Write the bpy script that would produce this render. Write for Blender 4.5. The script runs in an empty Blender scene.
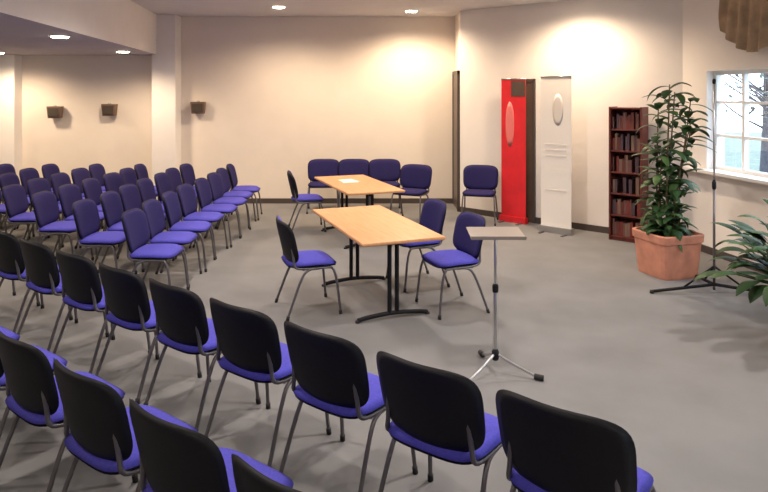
import bpy, bmesh, math, random
from mathutils import Vector, Matrix
random.seed(7)
C = bpy.context.scene.collection
sc = bpy.context.scene

# ---------------------------------------------------------------- materials
def mat(name, col, rough=0.6, metal=0.0, noise=0.0, nscale=20.0, bump=0.0, bscale=60.0, emis=None, estr=0.0, spec=0.5):
    m = bpy.data.materials.new(name); m.use_nodes = True
    nt = m.node_tree; b = nt.nodes['Principled BSDF']
    b.inputs['Roughness'].default_value = rough
    b.inputs['Metallic'].default_value = metal
    b.inputs['Specular IOR Level'].default_value = spec
    b.inputs['Base Color'].default_value = (*col, 1)
    tc = nt.nodes.new('ShaderNodeTexCoord')
    if noise > 0:
        n = nt.nodes.new('ShaderNodeTexNoise'); n.inputs['Scale'].default_value = nscale
        n.inputs['Detail'].default_value = 4
        r = nt.nodes.new('ShaderNodeValToRGB')
        r.color_ramp.elements[0].position = 0.3; r.color_ramp.elements[1].position = 0.7
        r.color_ramp.elements[0].color = (*[c*(1-noise) for c in col], 1)
        r.color_ramp.elements[1].color = (*[min(1, c*(1+noise)) for c in col], 1)
        nt.links.new(tc.outputs['Object'], n.inputs['Vector'])
        nt.links.new(n.outputs['Fac'], r.inputs['Fac'])
        nt.links.new(r.outputs['Color'], b.inputs['Base Color'])
    if bump > 0:
        n2 = nt.nodes.new('ShaderNodeTexNoise'); n2.inputs['Scale'].default_value = bscale
        bp = nt.nodes.new('ShaderNodeBump'); bp.inputs['Strength'].default_value = bump
        bp.inputs['Distance'].default_value = 0.01
        nt.links.new(tc.outputs['Object'], n2.inputs['Vector'])
        nt.links.new(n2.outputs['Fac'], bp.inputs['Height'])
        nt.links.new(bp.outputs['Normal'], b.inputs['Normal'])
    if emis:
        b.inputs['Emission Color'].default_value = (*emis, 1)
        b.inputs['Emission Strength'].default_value = estr
    return m

M_wall  = mat('wall_plaster', (0.82, 0.74, 0.66), 0.85, noise=0.02, nscale=3, bump=0.05)
M_wallR = mat('wall_plaster_white', (0.85, 0.81, 0.78), 0.85, noise=0.02, nscale=3, bump=0.05)
M_ceil  = mat('ceiling_paint', (0.64, 0.62, 0.62), 0.9, noise=0.03, nscale=2)
M_low   = mat('low_ceiling_tiles', (0.44, 0.41, 0.44), 0.9, noise=0.04, nscale=4)
M_floor = mat('carpet', (0.215, 0.213, 0.215), 0.95, noise=0.08, nscale=2.0, bump=0.3, bscale=300, spec=.2)
M_base  = mat('baseboard_dark', (0.07, 0.055, 0.05), 0.5)
M_black = mat('black_plastic', (0.007, 0.007, 0.010), 0.55, noise=0.2, nscale=60, spec=.25)
M_blue  = mat('blue_fabric', (0.085, 0.078, 0.46), 0.9, noise=0.12, nscale=80, bump=0.2, bscale=400, spec=.2)
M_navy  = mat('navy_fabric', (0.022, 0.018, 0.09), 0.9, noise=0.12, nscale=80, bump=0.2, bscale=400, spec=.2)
M_frame = mat('grey_tube', (0.15, 0.14, 0.15), 0.4, 0.6)
M_tray  = mat('tray_grey', (0.26, 0.22, 0.19), 0.35)
M_rub   = mat('rubber', (0.015, 0.015, 0.015), 0.7)
M_white = mat('white_paint', (0.85, 0.85, 0.85), 0.4)
M_red   = mat('red_banner_print', (0.72, 0.02, 0.03), 0.45, noise=0.15, nscale=3)
M_pink  = mat('banner_pale_print', (0.80, 0.20, 0.19), 0.45)
M_bann  = mat('white_banner_print', (0.88, 0.84, 0.79), 0.5)
M_bgrey = mat('banner_grey_print', (0.74, 0.69, 0.64), 0.5)
M_alu   = mat('aluminium', (0.5, 0.5, 0.5), 0.3, 0.9)
M_terra = mat('terracotta', (0.55, 0.24, 0.16), 0.8, noise=0.15, nscale=8, bump=0.1)
M_ochre = mat('ochre_pot', (0.52, 0.30, 0.13), 0.7, noise=0.1, nscale=8)
M_soil  = mat('soil', (0.04, 0.025, 0.015), 0.95, noise=0.3, nscale=40, bump=0.5)
M_leaf  = mat('leaf', (0.05, 0.11, 0.03), 0.5, noise=0.35, nscale=6, spec=.3)
M_leaf2 = mat('leaf_dark', (0.025, 0.065, 0.02), 0.5, noise=0.3, nscale=6, spec=.3)
M_stem  = mat('stem', (0.12, 0.08, 0.04), 0.8)
M_maho  = mat('mahogany', (0.13, 0.025, 0.018), 0.45, noise=0.3, nscale=12)
M_door  = mat('dark_door', (0.10, 0.07, 0.055), 0.4, noise=0.15, nscale=5)
M_curt  = mat('brown_curtain', (0.46, 0.33, 0.21), 0.9, noise=0.3, nscale=5)
M_spk   = mat('speaker_brown', (0.16, 0.10, 0.07), 0.6)
M_grille= mat('speaker_grille', (0.06, 0.045, 0.035), 0.8, bump=0.5, bscale=500)
M_lamp  = mat('lamp_glow', (1, 0.9, 0.7), 0.5, emis=(1.0, 0.84, 0.62), estr=25)
M_grass = mat('grass', (0.10, 0.13, 0.10), 0.95, noise=0.3, nscale=2)
M_bark  = mat('bark', (0.06, 0.06, 0.07), 0.9, noise=0.3, nscale=9)
M_oleaf = mat('outdoor_leaf', (0.05, 0.07, 0.065), 0.7)
M_paper = mat('paper', (0.8, 0.79, 0.76), 0.7)
M_wood = bpy.data.materials.new('beech_veneer'); M_wood.use_nodes = True
nt = M_wood.node_tree; b = nt.nodes['Principled BSDF']; b.inputs['Roughness'].default_value = 0.35
b.inputs['Specular IOR Level'].default_value = .3
tc = nt.nodes.new('ShaderNodeTexCoord'); mp = nt.nodes.new('ShaderNodeMapping'); mp.inputs['Scale'].default_value = (14, 1.2, 1)
ns = nt.nodes.new('ShaderNodeTexNoise'); ns.inputs['Scale'].default_value = 3; ns.inputs['Detail'].default_value = 6
rp = nt.nodes.new('ShaderNodeValToRGB')
rp.color_ramp.elements[0].position = .3; rp.color_ramp.elements[1].position = .75
rp.color_ramp.elements[0].color = (0.54, 0.26, 0.11, 1); rp.color_ramp.elements[1].color = (0.66, 0.35, 0.16, 1)
nt.links.new(tc.outputs['Object'], mp.inputs['Vector']); nt.links.new(mp.outputs['Vector'], ns.inputs['Vector'])
nt.links.new(ns.outputs['Fac'], rp.inputs['Fac']); nt.links.new(rp.outputs['Color'], b.inputs['Base Color'])
M_glass = bpy.data.materials.new('window_glass'); M_glass.use_nodes = True
nt = M_glass.node_tree; nt.nodes.clear()
o = nt.nodes.new('ShaderNodeOutputMaterial'); mx = nt.nodes.new('ShaderNodeMixShader')
tr = nt.nodes.new('ShaderNodeBsdfTransparent'); gl = nt.nodes.new('ShaderNodeBsdfGlossy'); gl.inputs['Roughness'].default_value = 0.02
mx.inputs[0].default_value = 0.06
nt.links.new(tr.outputs[0], mx.inputs[1]); nt.links.new(gl.outputs[0], mx.inputs[2]); nt.links.new(mx.outputs[0], o.inputs[0])

# ---------------------------------------------------------------- mesh builder
class MB:
    def __init__(s): s.bm = bmesh.new(); s.mats = []
    def mi(s, m):
        if m not in s.mats: s.mats.append(m)
        return s.mats.index(m)
    def face(s, vs, m, smooth=False):
        try: f = s.bm.faces.new(vs)
        except ValueError: return None
        f.material_index = s.mi(m); f.smooth = smooth; return f
    def box(s, c, size, m, rot=None, taper=1.0):
        c = Vector(c); hx, hy, hz = [v/2 for v in size]; R = rot or Matrix.Identity(3)
        vs = []
        for z in (-hz, hz):
            k = 1.0 if z > 0 else taper
            for x, y in ((-hx, -hy), (hx, -hy), (hx, hy), (-hx, hy)):
                vs.append(s.bm.verts.new(c + R @ Vector((x*k, y*k, z))))
        for idx in ((3,2,1,0),(4,5,6,7),(0,1,5,4),(1,2,6,5),(2,3,7,6),(3,0,4,7)):
            s.face([vs[i] for i in idx], m)
    def prism(s, pts, z0, z1, m, mside=None):
        lo = [s.bm.verts.new((p[0], p[1], z0)) for p in pts]
        hi = [s.bm.verts.new((p[0], p[1], z1)) for p in pts]
        s.face(lo[::-1], m); s.face(hi, m); n = len(pts)
        for i in range(n):
            s.face([lo[i], lo[(i+1)%n], hi[(i+1)%n], hi[i]], mside or m)
    def tube(s, pts, r, m, seg=8, r1=None):
        pts = [Vector(p) for p in pts]; n = len(pts); rings = []
        up = Vector((0, 0, 1)); prev = None
        for i, p in enumerate(pts):
            d = (pts[min(i+1, n-1)] - pts[max(i-1, 0)]).normalized()
            if prev is None:
                a = d.cross(up)
                if a.length < 1e-3: a = d.cross(Vector((1, 0, 0)))
                a.normalize()
            else:
                a = (prev - d*prev.dot(d)).normalized()
            prev = a; bb = d.cross(a)
            rr = r if r1 is None else r + (r1-r)*i/(n-1)
            rings.append([s.bm.verts.new(p + (a*math.cos(t)+bb*math.sin(t))*rr) for t in [2*math.pi*k/seg for k in range(seg)]])
        for i in range(n-1):
            for k in range(seg):
                s.face([rings[i][k], rings[i][(k+1)%seg], rings[i+1][(k+1)%seg], rings[i+1][k]], m, True)
        s.face(rings[0][::-1], m); s.face(rings[-1], m)
    def lathe(s, prof, m, c=(0,0,0), seg=32, n=2.0, rotz=0.0, smooth=True):
        c = Vector(c); rings = []
        for r, z in prof:
            ring = []
            for k in range(seg):
                t = 2*math.pi*k/seg; ct, st = math.cos(t), math.sin(t)
                q = (abs(ct)**n + abs(st)**n)**(-1/n)
                v = Matrix.Rotation(rotz, 3, 'Z') @ Vector((r*q*ct, r*q*st, z))
                ring.append(s.bm.verts.new(c+v))
            rings.append(ring)
        for i in range(len(rings)-1):
            for k in range(seg):
                s.face([rings[i][k], rings[i][(k+1)%seg], rings[i+1][(k+1)%seg], rings[i+1][k]], m, smooth)
        s.face(rings[0][::-1], m); s.face(rings[-1], m)
    def pad(s, w, h, tf, tb, n, fn, mf, mb, N=12):
        F = {}; B = {}
        def pos(i, j):
            u = -1+2*i/N; v = -1+2*j/N; m = max(abs(u), abs(v))
            if m < 1e-6: return 0, 0, 0
            th = math.atan2(v, u); ct, st = math.cos(th), math.sin(th)
            r = (abs(ct)**n+abs(st)**n)**(-1/n)
            return m*r*ct*w/2, m*r*st*h/2, m
        for i in range(N+1):
            for j in range(N+1):
                x, y, m = pos(i, j); k = math.sqrt(max(0, 1-m**5))
                F[i, j] = s.bm.verts.new(fn(x, y, tf*k))
                B[i, j] = F[i, j] if m > 0.9999 else s.bm.verts.new(fn(x, y, -tb*k))
        for i in range(N):
            for j in range(N):
                s.face([F[i,j], F[i+1,j], F[i+1,j+1], F[i,j+1]], mf, True)
                s.face([B[i,j+1], B[i+1,j+1], B[i+1,j], B[i,j]], mb, True)
    def mesh(s, name):
        bmesh.ops.recalc_face_normals(s.bm, faces=s.bm.faces[:])
        me = bpy.data.meshes.new(name); s.bm.to_mesh(me); s.bm.free()
        for m in s.mats: me.materials.append(m)
        return me
    def obj(s, name, loc=(0,0,0), rz=0.0, bevel=0.0):
        ob = bpy.data.objects.new(name, s.mesh(name)); ob.location = loc; ob.rotation_euler[2] = rz
        C.objects.link(ob)
        if bevel > 0:
            bv = ob.modifiers.new('bevel', 'BEVEL'); bv.width = bevel; bv.segments = 2; bv.limit_method = 'ANGLE'
        return ob
def smooth(pts, it=2):
    pts = [Vector(p) for p in pts]
    for _ in range(it):
        q = [pts[0]]
        for a, b_ in zip(pts[:-1], pts[1:]):
            q += [a*.75+b_*.25, a*.25+b_*.75]
        q.append(pts[-1]); pts = q
    return pts
def face_angle(dx, dy): return math.atan2(dy, dx) - math.pi/2

# ---------------------------------------------------------------- room shell
H = 3.35
P_farL = (-9.5, 11.5); P_farR = (1.27, 11.5); P_mid0 = (1.27, 10.67); P_mid1 = (3.92, 8.40); P_r1 = (5.95, -2.0); P_bl = (-9.5, -2.0)
outline = [P_bl, P_r1, P_mid1, P_mid0, P_farR, P_farL]
def seg(mb, p, q, z0, z1, m, th=0.15, t0=None, t1=None, off=0.0):
    p = Vector(p); q = Vector(q); d = (q-p).normalized(); L = (q-p).length
    t0 = 0 if t0 is None else t0; t1 = L if t1 is None else t1
    nrm = Vector((d.y, -d.x))
    a = p+d*t0+nrm*off; b_ = p+d*t1+nrm*off
    mb.prism([a, b_, b_+nrm*th, a+nrm*th], z0, z1, m)
w = MB(); seg(w, P_farR, P_farL, 0, H, M_wall); w.obj('wall_far')
w = MB(); seg(w, P_mid0, P_farR, 0, H, M_wall); w.obj('wall_return')
w = MB(); seg(w, P_mid1, P_mid0, 0, H, M_wallR); w.obj('wall_back_right')
w = MB(); seg(w, P_farL, P_bl, 0, H, M_wall); w.obj('wall_left')
w = MB(); seg(w, P_bl, P_r1, 0, H, M_wall); w.obj('wall_rear')
LR = (Vector(P_r1)-Vector(P_mid1)).length
dr = (Vector(P_mid1)-Vector(P_r1)).normalized(); nr = Vector((dr.y, -dr.x))   # outward
Z0, Z1 = 1.04, 2.26
wins = [(LR-4.2, LR-0.46), (LR-9.4, LR-5.0)]
w = MB()
seg(w, P_r1, P_mid1, 0, Z0, M_wallR, 0.25); seg(w, P_r1, P_mid1, Z1, H, M_wallR, 0.25)
seg(w, P_r1, P_mid1, Z0, Z1, M_wallR, 0.25, 0, wins[1][0]); seg(w, P_r1, P_mid1, Z0, Z1, M_wallR, 0.25, wins[1][1], wins[0][0])
seg(w, P_r1, P_mid1, Z0, Z1, M_wallR, 0.25, wins[0][1], LR); w.obj('wall_right')
for k, (a, b_) in enumerate(wins):
    w = MB()
    f = 0.05
    seg(w, P_r1, P_mid1, Z0, Z0+f, M_white, .06, a, b_, .1); seg(w, P_r1, P_mid1, Z1-f, Z1, M_white, .06, a, b_, .1)
    n = 8
    for i in range(n+1):
        t = a+(b_-a-f)*i/n; seg(w, P_r1, P_mid1, Z0+f, Z1-f, M_white, .06, t, t+f*.8, .1)
    for zz in (1.45, 1.86): seg(w, P_r1, P_mid1, zz, zz+.03, M_white, .05, a, b_, .105)
    seg(w, P_r1, P_mid1, Z0+f, Z1-f, M_glass, .008, a+f, b_-f, .127)
    seg(w, P_r1, P_mid1, Z0-.03, Z0+.005, M_white, .38, a-.3, b_+(.40 if k==0 else .3), -.14)
    w.obj('window_%d' % (k+1))
w = MB(); w.prism(outline, -0.12, 0, M_floor); w.obj('floor')
w = MB(); w.prism(outline, H, H+0.12, M_ceil); w.obj('ceiling')
w = MB(); w.prism([(-9.5, -2), (-2.18, -2), (-4.02, 11.5), (-9.5, 11.5)], 2.66, H, M_low, M_wallR); w.obj('ceiling_lowered')
def base(nm, p, q, t0=None, t1=None):
    w = MB(); seg(w, p, q, 0, 0.09, M_base, .015, t0, t1, -.015); w.obj(nm)
base('baseboard_far', P_farR, P_farL); base('baseboard_back_right', P_mid1, P_mid0)
base('baseboard_right', P_r1, P_mid1); base('baseboard_left', P_farL, P_bl)
w = MB(); w.prism([(-4.06, 11.18), (-3.64, 11.18), (-3.64, 11.5), (-4.06, 11.5)], 0, H, M_wallR); w.obj('pillar', bevel=.01)
w = MB(); w.prism([(-6.85, 11.25), (-6.5, 11.25), (-6.5, 11.5), (-6.85, 11.5)], 0, 2.66, M_wallR); w.obj('pillar', bevel=.01)
w = MB(); seg(w, P_mid0, P_farR, 0, 2.3, M_door, .03, .06, .77, -.032)
seg(w, P_mid0, P_farR, .0, 2.36, M_base, .043, .02, .07, -.045); seg(w, P_mid0, P_farR, .0, 2.36, M_base, .043, .76, .81, -.045)
seg(w, P_mid0, P_farR, 2.3, 2.36, M_base, .043, .02, .81, -.045)
w.obj('door_1')
Lm = (Vector(P_mid0)-Vector(P_mid1)).length
w = MB(); seg(w, P_mid1, P_mid0, 0, 2.15, M_door, .02, Lm-1.34, Lm-.90, -.022)
seg(w, P_mid1, P_mid0, 0, 2.2, M_base, .033, Lm-1.38, Lm-1.34, -.035); seg(w, P_mid1, P_mid0, 0, 2.2, M_base, .033, Lm-.90, Lm-.86, -.035)
seg(w, P_mid1, P_mid0, 2.15, 2.2, M_base, .033, Lm-1.38, Lm-.86, -.035); w.obj('door_2')

# ---------------------------------------------------------------- chair
def chair_mesh(mback, mseat):
    w = MB()
    lean = math.radians(13)
    def backfn(a, b_, c):
        bow = 0.9*a*a
        y0 = -0.235; z0 = 0.655
        y = y0 - b_*math.sin(lean) + (c+bow)*math.cos(lean)
        z = z0 + b_*math.cos(lean) + (c+bow)*math.sin(lean)*0.3
        return Vector((a*(1+0.12*b_), y, z))
    w.pad(0.535, 0.385, 0.028, 0.016, 4.2, backfn, mback, M_black, 14)
    def shell(a, b_, c):
        p = backfn(a, b_, c); p.y -= 0.008; return p
    w.pad(0.545, 0.395, 0.012, 0.018, 4.2, shell, M_black, M_black, 14)
    def seatfn(a, b_, c):
        z = 0.452 + c - 0.25*b_*b_*(1 if b_ > 0 else .2) + 0.1*a*a
        return Vector((a*(1-0.12*(-b_)), b_+0.0, z))
    w.pad(0.50, 0.46, 0.032, 0.012, 4.5, seatfn, mseat, mseat, 12)
    def under(a, b_, c):
        p = seatfn(a, b_, c); p.z -= 0.014; return p
    w.pad(0.49, 0.45, 0.006, 0.018, 4.5, under, M_black, M_black, 12)
    for sx in (-1, 1):
        w.tube(smooth([(sx*.255, .235, 0.01), (sx*.235, .19, .42), (sx*.23, .10, .425), (sx*.228, -.09, .425), (sx*.225, -.185, .44), (sx*.215, -.185, .52), (sx*.20, -.205, .66)], 2), .0115, M_frame)
        w.tube(smooth([(sx*.26, -.25, 0.01), (sx*.24, -.12, .36), (sx*.232, -.06, .42), (sx*.225, .05, .42)], 2), .0115, M_frame)
        w.tube([(sx*.2555, .236, 0.0), (sx*.253, .232, .035)], .015, M_rub)
        w.tube([(sx*.2605, -.251, 0.0), (sx*.257, -.242, .035)], .015, M_rub)
    w.tube([(-.232, .15, .42), (.232, .15, .42)], .010, M_frame)
    w.tube([(-.232, -.10, .42), (.232, -.10, .42)], .010, M_frame)
    return w.mesh('stacking_chair')
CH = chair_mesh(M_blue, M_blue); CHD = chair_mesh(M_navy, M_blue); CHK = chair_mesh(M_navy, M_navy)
def chair(x, y, dx, dy, me=None):
    ob = bpy.data.objects.new('stacking_chair', me or CH); ob.location = (x, y, 0)
    ob.rotation_euler[2] = face_angle(dx, dy); C.objects.link(ob); return ob
r = Vector((.792, -.61)); f = Vector((.61, .792))
def from_corner(cx, cy):
    p = Vector((cx, cy)) + r*.27 + f*.27
    j = random.uniform(-.03, .03)
    chair(p.x, p.y, f.x+j, f.y)
for k in range(0, 10): from_corner(.41-.485*k, 2.53+.375*k)
for k in range(-1, 5): from_corner(-1.03-.485*k, 2.46+.375*k)
for k in range(0, 9):
    X = -2.22-.72*k; Y = 2.93-.77*X+1.35
    n = int((10.2-Y)/.57)
    for i in range(n+1):
        yy = 10.2-.57*i
        if X < -0.66*yy-0.4: continue
        chair(X+random.uniform(-.03, .03), yy, 1, random.uniform(-.05, .10), CHD)
td = Vector((.35, -.937)); tn = Vector((.937, .35))
chair(-.70, 5.93, *tn)
chair(.62, 5.95, -tn.x, -tn.y, CHD)
chair(.34, 6.72, -tn.x, -tn.y, CHD)
for x in (-1.02, -.5, .02): chair(x, 10.75, 0.05, -1, CHK)
chair(-1.12, 9.35, .95, .2, CHD)
chair(.42, 9.95, -.45, -.9, CHK)
chair(1.47, 9.85, -.25, -1, CHK)

# ---------------------------------------------------------------- tables
def table(x, y, L=1.66, W=.76):
    w = MB()
    w.box((0, 0, .735), (W, L, .028), M_wood)
    w.box((0, 0, .735), (W+.006, L+.006, .018), M_wood)
    for s_ in (-1, 1):
        yy = s_*(L/2-.27)
        for dx in (-.035, .035): w.tube([(dx, yy, .04), (dx, yy, .70)], .02, M_black, 10)
        w.tube(smooth([(-.33, yy, .02), (-.25, yy, .035), (0, yy, .055), (.25, yy, .035), (.33, yy, .02)]), .02, M_black, 10)
        w.tube([(-.30, yy, .705), (.30, yy, .705)], .016, M_black)
        for dx in (-.33, .33): w.lathe([(.022, 0), (.022, .02)], M_rub, (dx, yy, 0), 12)
    w.box((0, 0, .68), (.03, L-.54, .06), M_black)
    return w.obj('meeting_table', (x, y, 0), face_angle(-td.x, -td.y), .004)
table(-.115, 6.18); table(-.38, 8.80)
w = MB(); w.box((0, 0, .002), (.21, .30, .004), M_paper); w.box((.01, .02, .006), (.21, .30, .004), M_paper, Matrix.Rotation(.2, 3, 'Z'))
w.obj('paper_sheets', (-.5, 8.95, .75), .3)

# ---------------------------------------------------------------- music stand
w = MB()
w.tube([(0, 0, .10), (0, 0, .62)], .014, M_alu, 12); w.tube([(0, 0, .6), (0, 0, .98)], .010, M_alu, 12)
w.lathe([(.02, .58), (.022, .60), (.022, .63), (.014, .64)], M_black, seg=16)
w.lathe([(.02, .10), (.026, .12), (.026, .16), (.015, .18)], M_black, seg=16)
for a in (20, 140, 260):
    c_, s_ = math.cos(math.radians(a-40)), math.sin(math.radians(a-40))
    w.tube(smooth([(0.02*c_, .02*s_, .14), (.12*c_, .12*s_, .09), (.30*c_, .30*s_, .02)]), .010, M_alu)
    w.tube([(.27*c_, .27*s_, .025), (.335*c_, .335*s_, .020)], .020, M_rub, 10)
R = Matrix.Rotation(math.radians(4), 3, 'X')
w.box((0, 0, 1.0), (.38, .28, .010), M_tray, R); w.box((0, -.138, .995), (.38, .008, .025), M_tray, R)
w.tube([(0, 0, .96), (0, 0, .995)], .025, M_black, 12)
w.obj('music_stand', (.79, 4.54, 0), 0, .002)

# ---------------------------------------------------------------- banners
ang_w = math.atan2(-.65, .76)
def banner(x, y, width, hgt, m, kind):
    w = MB()
    w.box((0, 0, .045), (width+.03, .10, .09), M_alu if kind == 'w' else M_red)
    for s_ in (-1, 1): w.box((s_*(width/2-.06), -.03, .006), (.04, .30, .012), M_frame)
    w.box((0, 0, .09+(hgt-.09)/2), (width, .006, hgt-.09), m)
    w.tube([(-width/2, 0, hgt), (width/2, 0, hgt)], .013, M_alu, 10)
    w.tube([(0, .03, .08), (0, .02, hgt)], .01, M_alu)
    if kind == 'r':
        w.pad(.15, .70, .003, .003, 2.2, lambda a, b_, c: Vector((a-.06, -.0045-c, 1.50+b_)), M_pink, M_pink, 8)
        w.box((width*.2, -.0045, 2.05), (width*.58, .004, .24), M_door)
    else:
        w.pad(.16, .45, .003, .003, 2.2, lambda a, b_, c: Vector((a+.03, -.0045-c, 1.75+b_)), M_bgrey, M_bgrey, 8)
        for z in (1.25, 1.17, 1.09, .6): w.box((0, -.0045, z), (width*.7, .004, .025), M_bgrey)
    w.obj('roll_up_banner', (x, y, 0), ang_w)
banner(1.99, 9.84, .42, 2.2, M_red, 'r')
banner(2.44, 9.08, .46, 2.22, M_bann, 'w')

# ---------------------------------------------------------------- leaflet shelf
w = MB()
SW, SD, SH = .44, .26, 1.8
for s_ in (-1, 1): w.box((s_*(SW/2-.012), 0, SH/2), (.024, SD, SH), M_maho)
w.box((0, SD/2-.006, SH/2), (SW-.05, .012, SH-.02), M_maho)
cols = [mat('leaflet_%d' % i, c, .6) for i, c in enumerate([(.22,.04,.03),(.25,.15,.11),(.16,.04,.03),(.18,.08,.07),(.10,.06,.08)])]
for i in range(7):
    z = .05+i*(SH-.07)/6
    w.box((0, 0, z), (SW-.048, SD-.02, .02), M_maho)
    if i < 6:
        x = -SW/2+.03
        while x < SW/2-.06:
            tw = random.uniform(.015, .05); hh = random.uniform(.16, .23)
            if random.random() < .8: w.box((x+tw/2, .01, z+.01+hh/2), (tw*.95, .17, hh), random.choice(cols))
            x += tw
w.box((0, 0, .02), (SW-.05, SD-.04, .04), M_maho)
w.obj('leaflet_shelf', (3.30, 8.64, 0), ang_w, .002)

# ---------------------------------------------------------------- plants
def leaf(w, p, az, el, L, W, droop, m):
    p = Vector(p); n = 7; prev = None
    pos = p.copy(); e = el
    side = Vector((-math.sin(az), math.cos(az), 0))
    for i in range(n+1):
        t = i/n; ww = W*math.sin(math.pi*min(1, t*.93+.07))**.8*.5
        d = Vector((math.cos(az)*math.cos(e), math.sin(az)*math.cos(e), math.sin(e)))
        nrm = side.cross(d)
        row = [w.bm.verts.new(pos+side*ww+nrm*ww*.25), w.bm.verts.new(pos), w.bm.verts.new(pos-side*ww+nrm*ww*.25)]
        if prev:
            for k in (0, 1): w.face([prev[k], prev[k+1], row[k+1], row[k]], m, True)
        prev = row; pos = pos + d*L/n; e -= droop/n
def pot(w, rt, h, m, n, rot):
    w.lathe([(rt*.82, 0), (rt*.84, .02), (rt*.95, h-.09), (rt*1.0, h-.085), (rt*1.02, h-.01), (rt*1.0, h), (rt*.92, h), (rt*.90, h-.05)], m, n=n, rotz=rot, seg=48, smooth=False)
    w.lathe([(rt*.905, h-.06), (rt*.905, h-.035)], M_soil, n=n, rotz=rot, seg=48)
w = MB(); pot(w, .28, .47, M_terra, 7, .30)
tops = [1.60, 2.0, 1.4, 1.85, 1.35, 2.08, 1.7, 1.92]
for k in range(8):
    a = k*.785+.3; bx, by = .10*math.cos(a), .10*math.sin(a)
    top = (bx*1.9+.06+random.uniform(-.06,.06), by*2.2, tops[k])
    st = smooth([(bx, by, .42), (bx*1.1, by*1.1, .9), top], 2)
    w.tube(st, .013, M_stem, 6, .006)
    N = 34
    for i in range(N):
        t = .08+.92*i/N; u = t*(len(st)-1); j = min(len(st)-2, int(u)); q = st[j].lerp(st[j+1], u-j)
        leaf(w, q, i*2.4+k, random.uniform(.1, 1.0), random.uniform(.20, .34), random.uniform(.07, .11), random.uniform(.9, 2.2), random.choice([M_leaf, M_leaf2, M_leaf2]))
w.obj('potted_plant', (3.12, 7.05, 0))
w = MB(); pot(w, .27, .42, M_ochre, 2, 0)
for i in range(150):
    az = i*2.4; el = random.uniform(.3, 1.45)
    L0 = random.uniform(.2, .62)
    p0 = Vector((.06*math.cos(az), .06*math.sin(az), .38)); d = Vector((math.cos(az)*math.cos(el), math.sin(az)*math.cos(el), math.sin(el)))
    p1 = p0 + d*L0
    w.tube([p0, p0+d*L0*.5+Vector((0,0,.02)), p1], .006, M_leaf2, 5)
    leaf(w, p1, az+random.uniform(-.3,.3), el*.8, random.uniform(.22, .34), random.uniform(.09, .13), random.uniform(.8, 1.8), random.choice([M_leaf, M_leaf2, M_leaf2]))
w.obj('potted_plant', (3.36, 5.08, 0))

# ---------------------------------------------------------------- tall tripod stand
w = MB()
w.tube([(0, 0, .05), (0, 0, 1.1)], .012, M_frame, 12); w.tube([(0, 0, 1.05), (0, 0, 2.1)], .008, M_alu, 12)
w.lathe([(.016, 1.04), (.02, 1.06), (.02, 1.11), (.010, 1.13)], M_black, seg=16)
for a in (-4, 176, 80):
    c_, s_ = math.cos(math.radians(a)), math.sin(math.radians(a)); L_ = .60
    w.tube([(0, 0, .10), (L_*c_, L_*s_, .018)], .016, M_black); w.tube([(.0, .0, .28), (L_*.5*c_, L_*.5*s_, .06)], .010, M_black)
    w.lathe([(.02, 0), (.02, .03)], M_rub, (L_*c_, L_*s_, 0), 10)
w.lathe([(.012, 2.08), (.016, 2.09), (.016, 2.12), (.010, 2.13)], M_black, seg=12)
w.obj('tripod_stand', (3.26, 6.32, 0))

# ---------------------------------------------------------------- curtain valance
w = MB()
a0 = Vector(P_mid1) - dr*0.85; Lc = 3.0; NX, NZ = 90, 10; grid = []
for i in range(NX+1):
    t = Lc*i/NX; col = []
    sw = abs(math.sin(t*math.pi/1.0)); zb = 2.72 - .28*sw
    for j in range(NZ+1):
        v = j/NZ; z = 3.22+(zb-3.22)*v
        wv = .03*math.sin(t*38+v*3)*(.3+v) 
        p = a0 - dr*t - nr*(.12+wv); col.append(w.bm.verts.new((p.x, p.y, z)))
    grid.append(col)
for i in range(NX):
    for j in range(NZ): w.face([grid[i][j], grid[i+1][j], grid[i+1][j+1], grid[i][j+1]], M_curt, True)
p0 = a0-nr*.12+dr*.1; p1 = a0-dr*(Lc+.1)-nr*.12
w.tube([(p0.x, p0.y, 3.24), (p1.x, p1.y, 3.24)], .02, M_stem, 10)
for q in (a0-dr*.05, a0-dr*(Lc-.05)):
    q2 = q-nr*.12; w.tube([(q.x, q.y, 3.24), (q2.x, q2.y, 3.24)], .012, M_stem)
w.obj('curtain_valance')

# ---------------------------------------------------------------- wall speakers
for px, pz in ((-5.86, 1.64), (-4.89, 1.68), (-3.31, 1.72)):
    w = MB(); w.box((0, 0, 0), (.25, .13, .21), M_spk, None, .85); w.box((0, -.068, .0), (.19, .01, .15), M_grille)
    w.lathe([(.03, 0), (.03, .02)], M_alu, (0, .0, .105), 12); w.box((0, .07, 0), (.06, .05, .06), M_frame)
    w.obj('wall_speaker', (px, 11.5-.096, pz), 0, .006)

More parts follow.
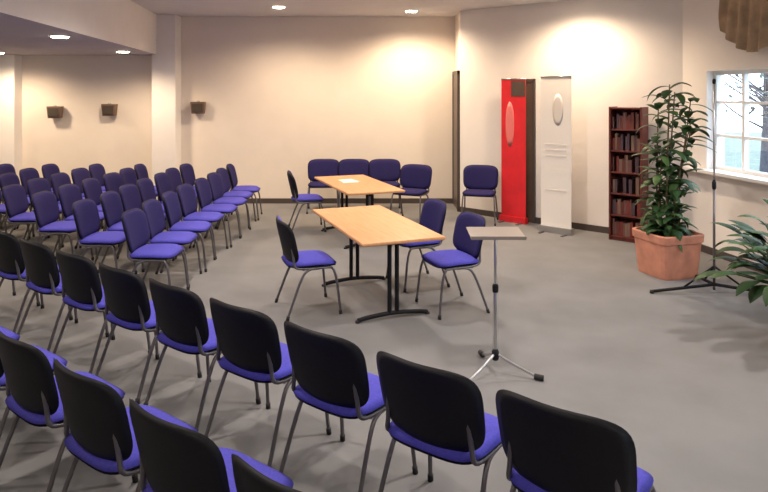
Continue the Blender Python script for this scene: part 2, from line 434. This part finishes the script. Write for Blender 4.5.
# ---------------------------------------------------------------- downlights
def downlight(x, y, z, power, col=(1, .80, .60), size=math.radians(160)):
    e = bpy.data.objects.new('ceiling_downlight', None); e.location = (x, y, z); C.objects.link(e)
    w = MB(); w.lathe([(.115, -.012), (.12, 0.0)], M_white, seg=24); w.lathe([(.09, -.024), (.095, -.010)], M_lamp, seg=24)
    o_ = w.obj('fixture'); o_.parent = e
    l = bpy.data.lights.new('bulb', 'SPOT'); l.energy = power; l.color = col; l.spot_size = size; l.spot_blend = .7; l.shadow_soft_size = .12
    lo = bpy.data.objects.new('bulb', l); lo.location = (0, 0, -.06); C.objects.link(lo); lo.parent = e
WARM = (1, .76, .52); COOL = (1, .89, .80)
for x, y, p, c in ((-1.66, 10.1, 240, WARM), (.455, 10.6, 270, WARM), (2.45, 8.75, 240, WARM), (-1.7, 7, 220, COOL), (.6, 7, 210, COOL), (-1.5, 3.8, 180, COOL), (1.0, 3.8, 200, COOL), (3.4, 4.2, 220, COOL), (-1, .8, 110, COOL), (2.2, .8, 120, COOL)):  # COOL ones are out of view, added as overall fill for the room
    downlight(x, y, H, p, c)
for x, y, p, c in ((-3.8, 7.5, 105, WARM), (-4.2, 10.3, 155, WARM), (-6.4, 10.6, 165, WARM), (-6.2, 8.0, 105, WARM), (-5.0, 5.5, 90, COOL), (-3.8, 3.6, 90, COOL), (-8.2, 9.8, 115, WARM), (-4.5, 1, 70, COOL)):  # first three are visible spots; the rest are unseen lamps added for fill
    downlight(x, y, 2.66, p, c)

# ---------------------------------------------------------------- outside
w = MB(); w.prism([(4, -25), (45, -25), (45, 40), (-30, 40), (-30, 12.2), (4.2, 12.2)], -.6, -.5, M_grass); w.obj('ground_outside')
def tree(x, y, h):
    w = MB()
    w.tube(smooth([(0, 0, -.52), (.1, 0, h*.4), (0, .1, h)]), .16, M_bark, 8, .04)
    for i in range(30):
        a = random.uniform(0, 6.28); z0 = h*random.uniform(.15, .9); L_ = random.uniform(.8, 1.8)
        p0 = Vector((.05, .03, z0)); p1 = p0+Vector((math.cos(a)*L_*.5, math.sin(a)*L_*.5, L_*.25)); p2 = p0+Vector((math.cos(a)*L_, math.sin(a)*L_, L_*.7))
        w.tube(smooth([p0, p1, p2]), .04, M_bark, 6, .01)
        for k in range(10):
            q = p1.lerp(p2, random.random())+Vector([random.uniform(-.3, .3) for _ in range(3)])
            leaf(w, q, random.uniform(0, 6.28), random.uniform(-.5, 1), .20, .10, 1, M_oleaf)
    w.obj('tree', (x, y, 0))
tree(7.8, 11.0, 4.0); tree(9.5, 14.5, 4.5); tree(7.4, 5.5, 4.2); tree(11.0, 18.5, 5); tree(9.2, 11.8, 3.6)

# ---------------------------------------------------------------- world, camera
wd = bpy.data.worlds.new('sky'); sc.world = wd; wd.use_nodes = True
bg = wd.node_tree.nodes['Background']; bg.inputs[0].default_value = (.68, .82, 1.0, 1); bg.inputs[1].default_value = 7.0
cam = bpy.data.cameras.new('camera'); co = bpy.data.objects.new('camera', cam); C.objects.link(co)
co.location = (0, 0, 2.0); co.rotation_euler = (math.pi/2, 0, 0)
cam.lens = 30; cam.sensor_width = 36; cam.shift_y = -154/768
sc.camera = co
sc.view_settings.view_transform = 'Standard'
sc.view_settings.exposure = 0.0
